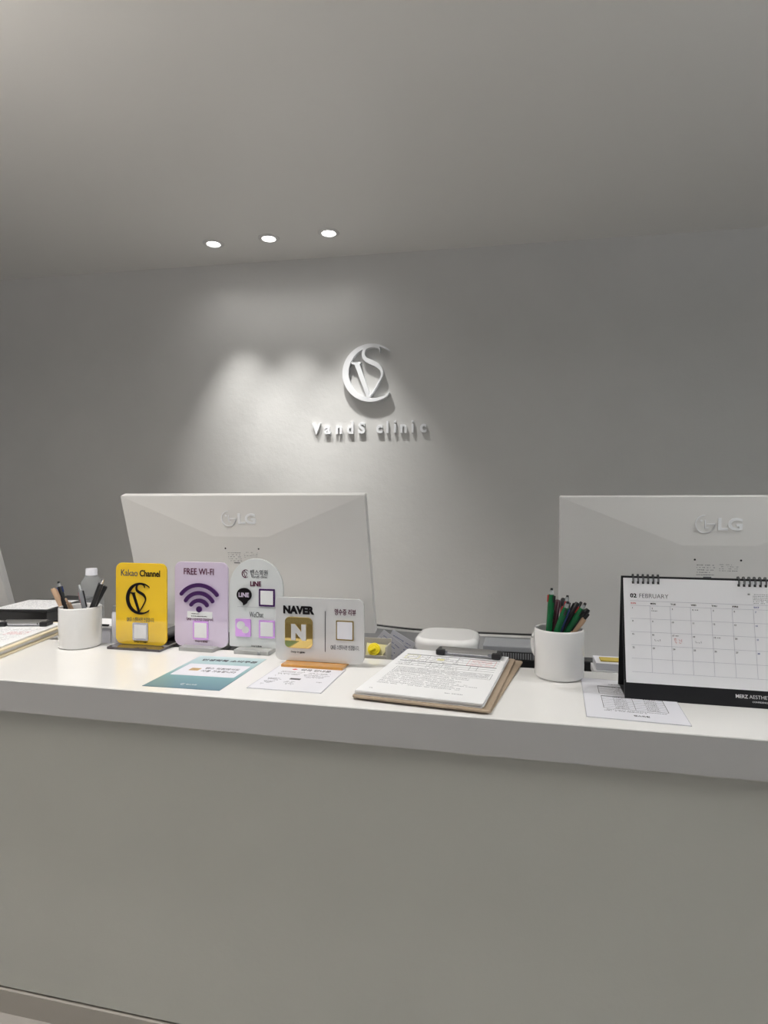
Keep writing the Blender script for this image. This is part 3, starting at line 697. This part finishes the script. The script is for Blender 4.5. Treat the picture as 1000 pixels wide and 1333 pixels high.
# black phone handset behind the signs
a = at(214, 832, Y=1.30); b = at(303, 838, Y=1.26)
t = thing('desk_phone', 'black desk phone showing between the yellow and lilac signs', 'telephone', ((a.x+b.x)/2, 1.235, ZR-.004), 0)
wd = b.x-a.x
MB().prism([(0,0),(.10,0),(.10,.038),(0,.016)], -wd/2+.004, wd/2-.004, Matrix(((0,0,1,0),(1,0,0,0),(0,1,0,0),(0,0,0,1)))).build('phone_body', M['black'], t, bevel=.003)
MB().box(-wd/2+.006,-wd/2+.05,.004,.098,.034,.048).build('handset', M['darkgrey'], t, bevel=.006)

# yellow roll in a pale film, in a small beige box
p = at(486, 846, Y=1.232)
t = thing('beige_box', 'small beige card box right of the wide sign', 'box', (p.x, 1.216, ZD))
a0 = at(505, 836, Y=1.23); x1 = a0.x-p.x; hb = at(490, 853, Y=1.22).z-ZD
MB().box(-.045, x1, 0, .003, 0, hb).box(-.045, x1, .047, .05, 0, hb+.026).box(x1-.003, x1, .003, .047, 0, hb+.018).box(-.045, -.042, .003, .047, 0, hb+.01).box(-.042,x1-.003,.003,.047,0,.004).build('box_side', M['beige'], t)
o = thing('tape_roll', 'bright yellow round dispenser in pale film, beside the wide sign', 'tape', (p.x, 1.238, ZD+.005))
zc = p.z - (ZD+.005)
m_ = Matrix.Translation(Vector((0,0,zc))) @ Matrix.Rotation(R(-25),4,'X') @ UP
MB().prism(circ(.0135,0,0,32),-.006,.002,m_).build('disc', M['brightyellow'], o, bevel=.001)
MB().prism(circ(.0095,0,0,32),.002,.0035,m_).build('inner_ring', M['brightyellow'], o, bevel=.0008)
MB().box(-.010,.004,-.0025,.0025,.0035,.0075,m_ @ Matrix.Rotation(R(28),4,'Z')).build('knob', M['brightyellow'], o, bevel=.001)
MB().add([(-.018,.014,-.004),(.030,.011,-.004),(.018,-.014,-.004),(-.018,-.014,-.004),(-.018,.014,-.008),(.030,.011,-.008),(.018,-.014,-.008),(-.018,-.014,-.008)],
         [(0,3,2,1),(4,5,6,7),(0,1,5,4),(1,2,6,5),(2,3,7,6),(3,0,4,7)], m_).build('film_wrap', M['paleyellow'], o)
MB().box(-.012,.012,.003,.007,0,zc-.012).build('support', M['beige'], o)

# two leaning receipts
for j, (px, py, rot, lab) in enumerate(((503, 826, 28, 'white printed slip leaning behind the yellow dispenser, left of two'), (516, 824, -8, 'white printed slip leaning behind the clipboard, right of two'))):
    Yp = 1.30+.03*j; p = at(px+6, py+2, Y=Yp); hz = p.z-ZD
    o = MB().box(-.030,.030,-.0002,.0004,-.125,0).build('paper_slip', M['pap2']); 
    o.location = (p.x+.008, Yp, p.z-.004); o.rotation_euler = (R(18), R(30 if j else 38), R(6)); tag(o, lab, 'paper', 'leaning paper slips')
    e = MB()
    for k_ in range(9): dashes(e, -.024, .022, -.012-k_*.009, .003, Matrix.Rotation(R(90),4,'X'), .0002, .7, .001, .004)
    e.build('printed_text', M['inkblue'], o)

# white rounded device
xl, xr = at(541, 832, Y=1.35).x, at(623, 832, Y=1.35).x
t = thing('label_printer', 'white rounded desk device with black base behind the clipboard', 'printer', ((xl+xr)/2, 1.375, ZD)); wd = xr-xl
zt_ = ZC-.298-ZD
MB().prism(rrect(wd, .150, .045, 10), zt_-.034, zt_).build('top_cover', M['ceramic'], t, smooth=True, bevel=.012, seg=6)
MB().prism(rrect(wd-.006, .144, .042, 10), zt_-.044, zt_-.0345).build('seam_band', M['black'], t)
MB().prism(rrect(wd, .150, .045, 10), 0, zt_-.0445).build('lower_body', M['monitor'], t, bevel=.004)

# grey curved panel with chrome edge far behind
a = at(478, 814, z=ZC-.372); b = at(560, 822.5, z=ZC-.372); c_ = at(760, 831, z=ZC-.372)
t = thing('desk_divider', 'grey low divider with a bright metal edge behind the desk devices', 'divider', (0, 0, ZD))
path = smoothpath([(a.x-.1,a.y+.0,16),(a.x,a.y,16),(b.x,b.y,16),(c_.x,c_.y,16)], 8)
m_ = MB(); add_ribbon(m_, [(x,y,.012) for x,y,_ in path], 0, ZC-.376-ZD, None, 1); m_.build('divider_panel', M['grey'], t)
m_ = MB(); add_ribbon(m_, [(x,y,.016) for x,y,_ in path], ZC-.3755-ZD, ZC-.3695-ZD, None, 1); m_.build('metal_edge', M['white'], t)
m_ = MB(); add_ribbon(m_, [(x,y+.002,.012) for x,y,_ in path], ZC-.3694-ZD, ZC-.3665-ZD, None, 1); m_.build('rubber_edge', M['black'], t)

# vented dark device
x0, x1 = at(629, 840, Y=1.33).x, at(745, 860, Y=1.33).x
t = thing('vented_receiver', 'flat grey device with a row of vent slots behind the right mug', 'device', ((x0+x1)/2, 1.325, ZD)); wd = x1-x0
ht = ZC-.309-ZD
MB().box(-wd/2, wd/2, 0, .085, ht-.012, ht).build('top_cover', M['greyp'], t, bevel=.002)
MB().box(-wd/2+.002, wd/2-.002, .002, .083, ht-.0275, ht-.0122).build('vent_band', M['darkgrey'], t)
MB().box(-wd/2, wd/2, .0, .085, 0, ht-.028).build('lower_case', M['black'], t, bevel=.002)
for i in range(46):
    x = -wd/2+.012+i*.0052
    if x < wd/2-.01: MB().box(x, x+.0024, -.0008, .002, ht-.026, ht-.014).build('vent_fin', M['greyp'], t)

x0, x1 = at(748, 865, Y=1.30).x, at(840, 865, Y=1.30).x
t = MB().box((x0-x1)/2, (x1-x0)/2, 0, .04, 0, ZC-.332-ZD).build('adapter_box', M['black'], bevel=.003); t.location = ((x0+x1)/2, 1.325, ZD)
tag(t, 'black box standing behind the paper stack, right of the right mug', 'box')
# stack of papers with mustard folder
x0, x1 = at(771, 865, Y=1.27).x, at(930, 865, Y=1.27).x
t = thing('paper_stack', 'stack of white papers topped by a mustard folder, left of calendar', 'paper', ((x0+x1)/2, 1.255, ZD)); wd = x1-x0
ht = at(780, 862, Y=1.26).z-ZD; nl = 9
for j in range(nl):
    s_ = random.uniform(-.003,.003); MB().box(-wd/2+s_+.004*abs(j-4)/4, wd/2, s_*.5, .062, ht*j/nl, ht*(j+1)/nl-.0006).build('paper_layer', M['pap'] if j < nl-1 else M['pap2'], t, bevel=.001)
MB().box(-wd/2+.016, wd/2, .012, .040, ht, ht+.0025).build('folder', M['mustard'], t, bevel=.0006)

# ------------------------------------------------------------------ desk calendar
a = at(813.5, 909.5, z=ZT)
t = thing('desk_calendar', 'black easel desk calendar open at February with white page', 'calendar', (a.x, a.y, ZT), R(-.8))
Wc = .232; Ht = .197; yb, yt_ = 0.0, .040
ta = math.atan2(yt_, Ht); Lf = math.hypot(Ht, yt_)
FM = Matrix.Rotation(-ta, 4, 'X') @ UP          # page frame: x right, y up the page, z towards viewer
MB().box(0, Wc, 0, Lf, -.0028, -.0006, FM).build('front_board', M['black'], t)
MB().box(0, Wc, 0, math.hypot(Ht,.035), -.002, 0, Matrix.Translation(Vector((0,.077,0))) @ Matrix.Rotation(R(10.1),4,'X') @ UP).build('back_board', M['black'], t)
MB().box(0.0015, Wc-.0015, .003, .077, 0, .0012).build('bottom_board', M['black'], t)
MB().box(0, Wc, 0, .030, -.0005, .0015, FM).build('base_strip', M['black'], t)
yp0, yp1 = .0265, Lf-.003
MB().box(.003, Wc, yp0, yp1, -.0004, .0022, FM).build('page_block', M['page'], t)
zp = .0022
def cx(px): return (px-815.3)/204*(Wc-.012)+.003     # along the page
x0c = .0125; cw = .0309; 
ytop = Lf-.0415; rows = [Lf-.0415-.0085, ]
rh = .0216
e = MB(); xe = x0c+7*cw
e.box(x0c, xe, ytop, ytop+.0005, zp, zp+.0002, FM)
ys = [ytop-.0075-rh*i for i in range(6)]
for yy in ys: e.box(x0c, xe, yy, yy+.0004, zp, zp+.0002, FM)
for i in range(1, 7): e.box(x0c+cw*i, x0c+cw*i+.0004, ys[-1], ys[0], zp, zp+.0002, FM)
e.build('printed_grid', M['inkgrid'], t)
MB().text('02', .0180, Lf-.0325, .0102, .0070, zp, zp+.0003, .03, FM).build('printed_month', M['ink'], t)
MB().text('FEBRUARY', .0500, Lf-.0325, .0450, .0068, zp, zp+.0003, -.012, FM).build('printed_month', M['inkgrey'], t)
for i, dn in enumerate(('SUN','MON','TUE','WED','THU','FRI','SAT')):
    MB().text(dn, x0c+cw*i+.0050, ytop-.0036, .0080, .0026, zp, zp+.0003, .02, FM).build('printed_weekday', M['inkred'] if i == 0 else M['inkblue'] if i == 6 else M['ink'], t)
e = MB(); e6 = MB()
for d in range(1, 29):
    c, r_ = (d-1) % 7, (d-1)//7
    tgt = e6 if c == 6 else e
    tgt.text(str(d), x0c+cw*c+.0034, ys[r_]-.0038, None, .0026, zp, zp+.0003, .01, FM)
    if d in (2, 4, 17, 19): dashes(tgt, x0c+cw*c+.0065 if d != 2 else x0c+cw*c+.002, x0c+cw*c+.0115, ys[r_]-(.0038 if d != 2 else .0078), .0016, FM, zp, 1, .001, .003)
e.build('printed_dates', M['inkgrey'], t); e6.build('printed_dates', M['inkblue'], t)
e = MB()
for c in (1, 3):
    bx, by = x0c+cw*c+.0055, ys[2]-.0135
    for pts in (((0,.003),(.0005,0),(.003,.0005)), ((.0045,.0015),(.005,.0),(.0065,.0003)), ((.008,.003),(.0082,0))):
        e.tube([(bx+x, by+y, zp+.0003) for x, y in pts], .00022, 4, FM)
e.build('handwriting', M['inkgrey'], t)
e = MB(); bx, by = x0c+cw*2+.004, ys[2]-.0125
for pts in (((0,.004),(.004,.0035)),((.002,.005),(.0005,.001),(.004,.001)),((.001,-.001),(.004,-.002),(.003,-.004)),((.007,.003),(.009,.002),(.0085,.0)),((.0115,.0035),(.0115,-.001)),((.007,-.002),(.0105,-.003))):
    e.tube([(bx+x, by+y, zp+.0003) for x, y in pts], .00022, 4, FM)
e.build('handwriting', M['inkred'], t)
e = MB(); e.text('03', x0c+6*cw-.0048, Lf-.0245, None, .0024, zp, zp+.0003, .02, FM)
for r_ in range(6): dashes(e, x0c+6*cw+.001, x0c+7*cw-.004, Lf-.0245-r_*.0028, .0014, FM, zp, .8, .0006, .0014)
e.build('printed_small_month', M['inkgrey'], t)
MB().text('MERZ', .1735, .0165, .0175, .0055, .0015, .0018, .02, FM).build('printed_brand', M['pap'], t)
MB().text('AESTHETICS', .1735+.0305, .0165, .0400, .0055, .0015, .0018, -.005, FM).build('printed_brand', M['pap'], t)
MB().text('CONFIDENCE TO BE', .2050, .0090, .0340, .0024, .0015, .0018, .0, FM).build('printed_brand', M['pap'], t)
def ringc(x):
    pts = []
    for i in range(17):
        aa = 2*math.pi*i/16; pts.append((x+.0003*math.sin(aa*.5), Lf-.004+.0078*math.sin(aa), .0005+.0050*math.cos(aa)))
    MB().tube(pts, .00065, 6, FM).tube([(p_[0]+.0016, p_[1], p_[2]) for p_ in pts], .00065, 6, FM).build('wire_ring', M['darkgrey'], t, smooth=True)
    MB().box(x-.001, x+.0026, Lf-.0125, Lf-.0085, zp, zp+.0002, FM).build('punch_hole', M['black'], t)
for i in range(6): ringc(.0175+i*.0079)
for i in range(6): ringc(.1785+i*.0079)

for o in C.objects:                                    # lines of tiny print, far too small to pick apart
    if o.name.split('.')[0] in ('printed_text', 'rating_label', 'printed_note') and o.parent: o['kind'] = 'stuff'
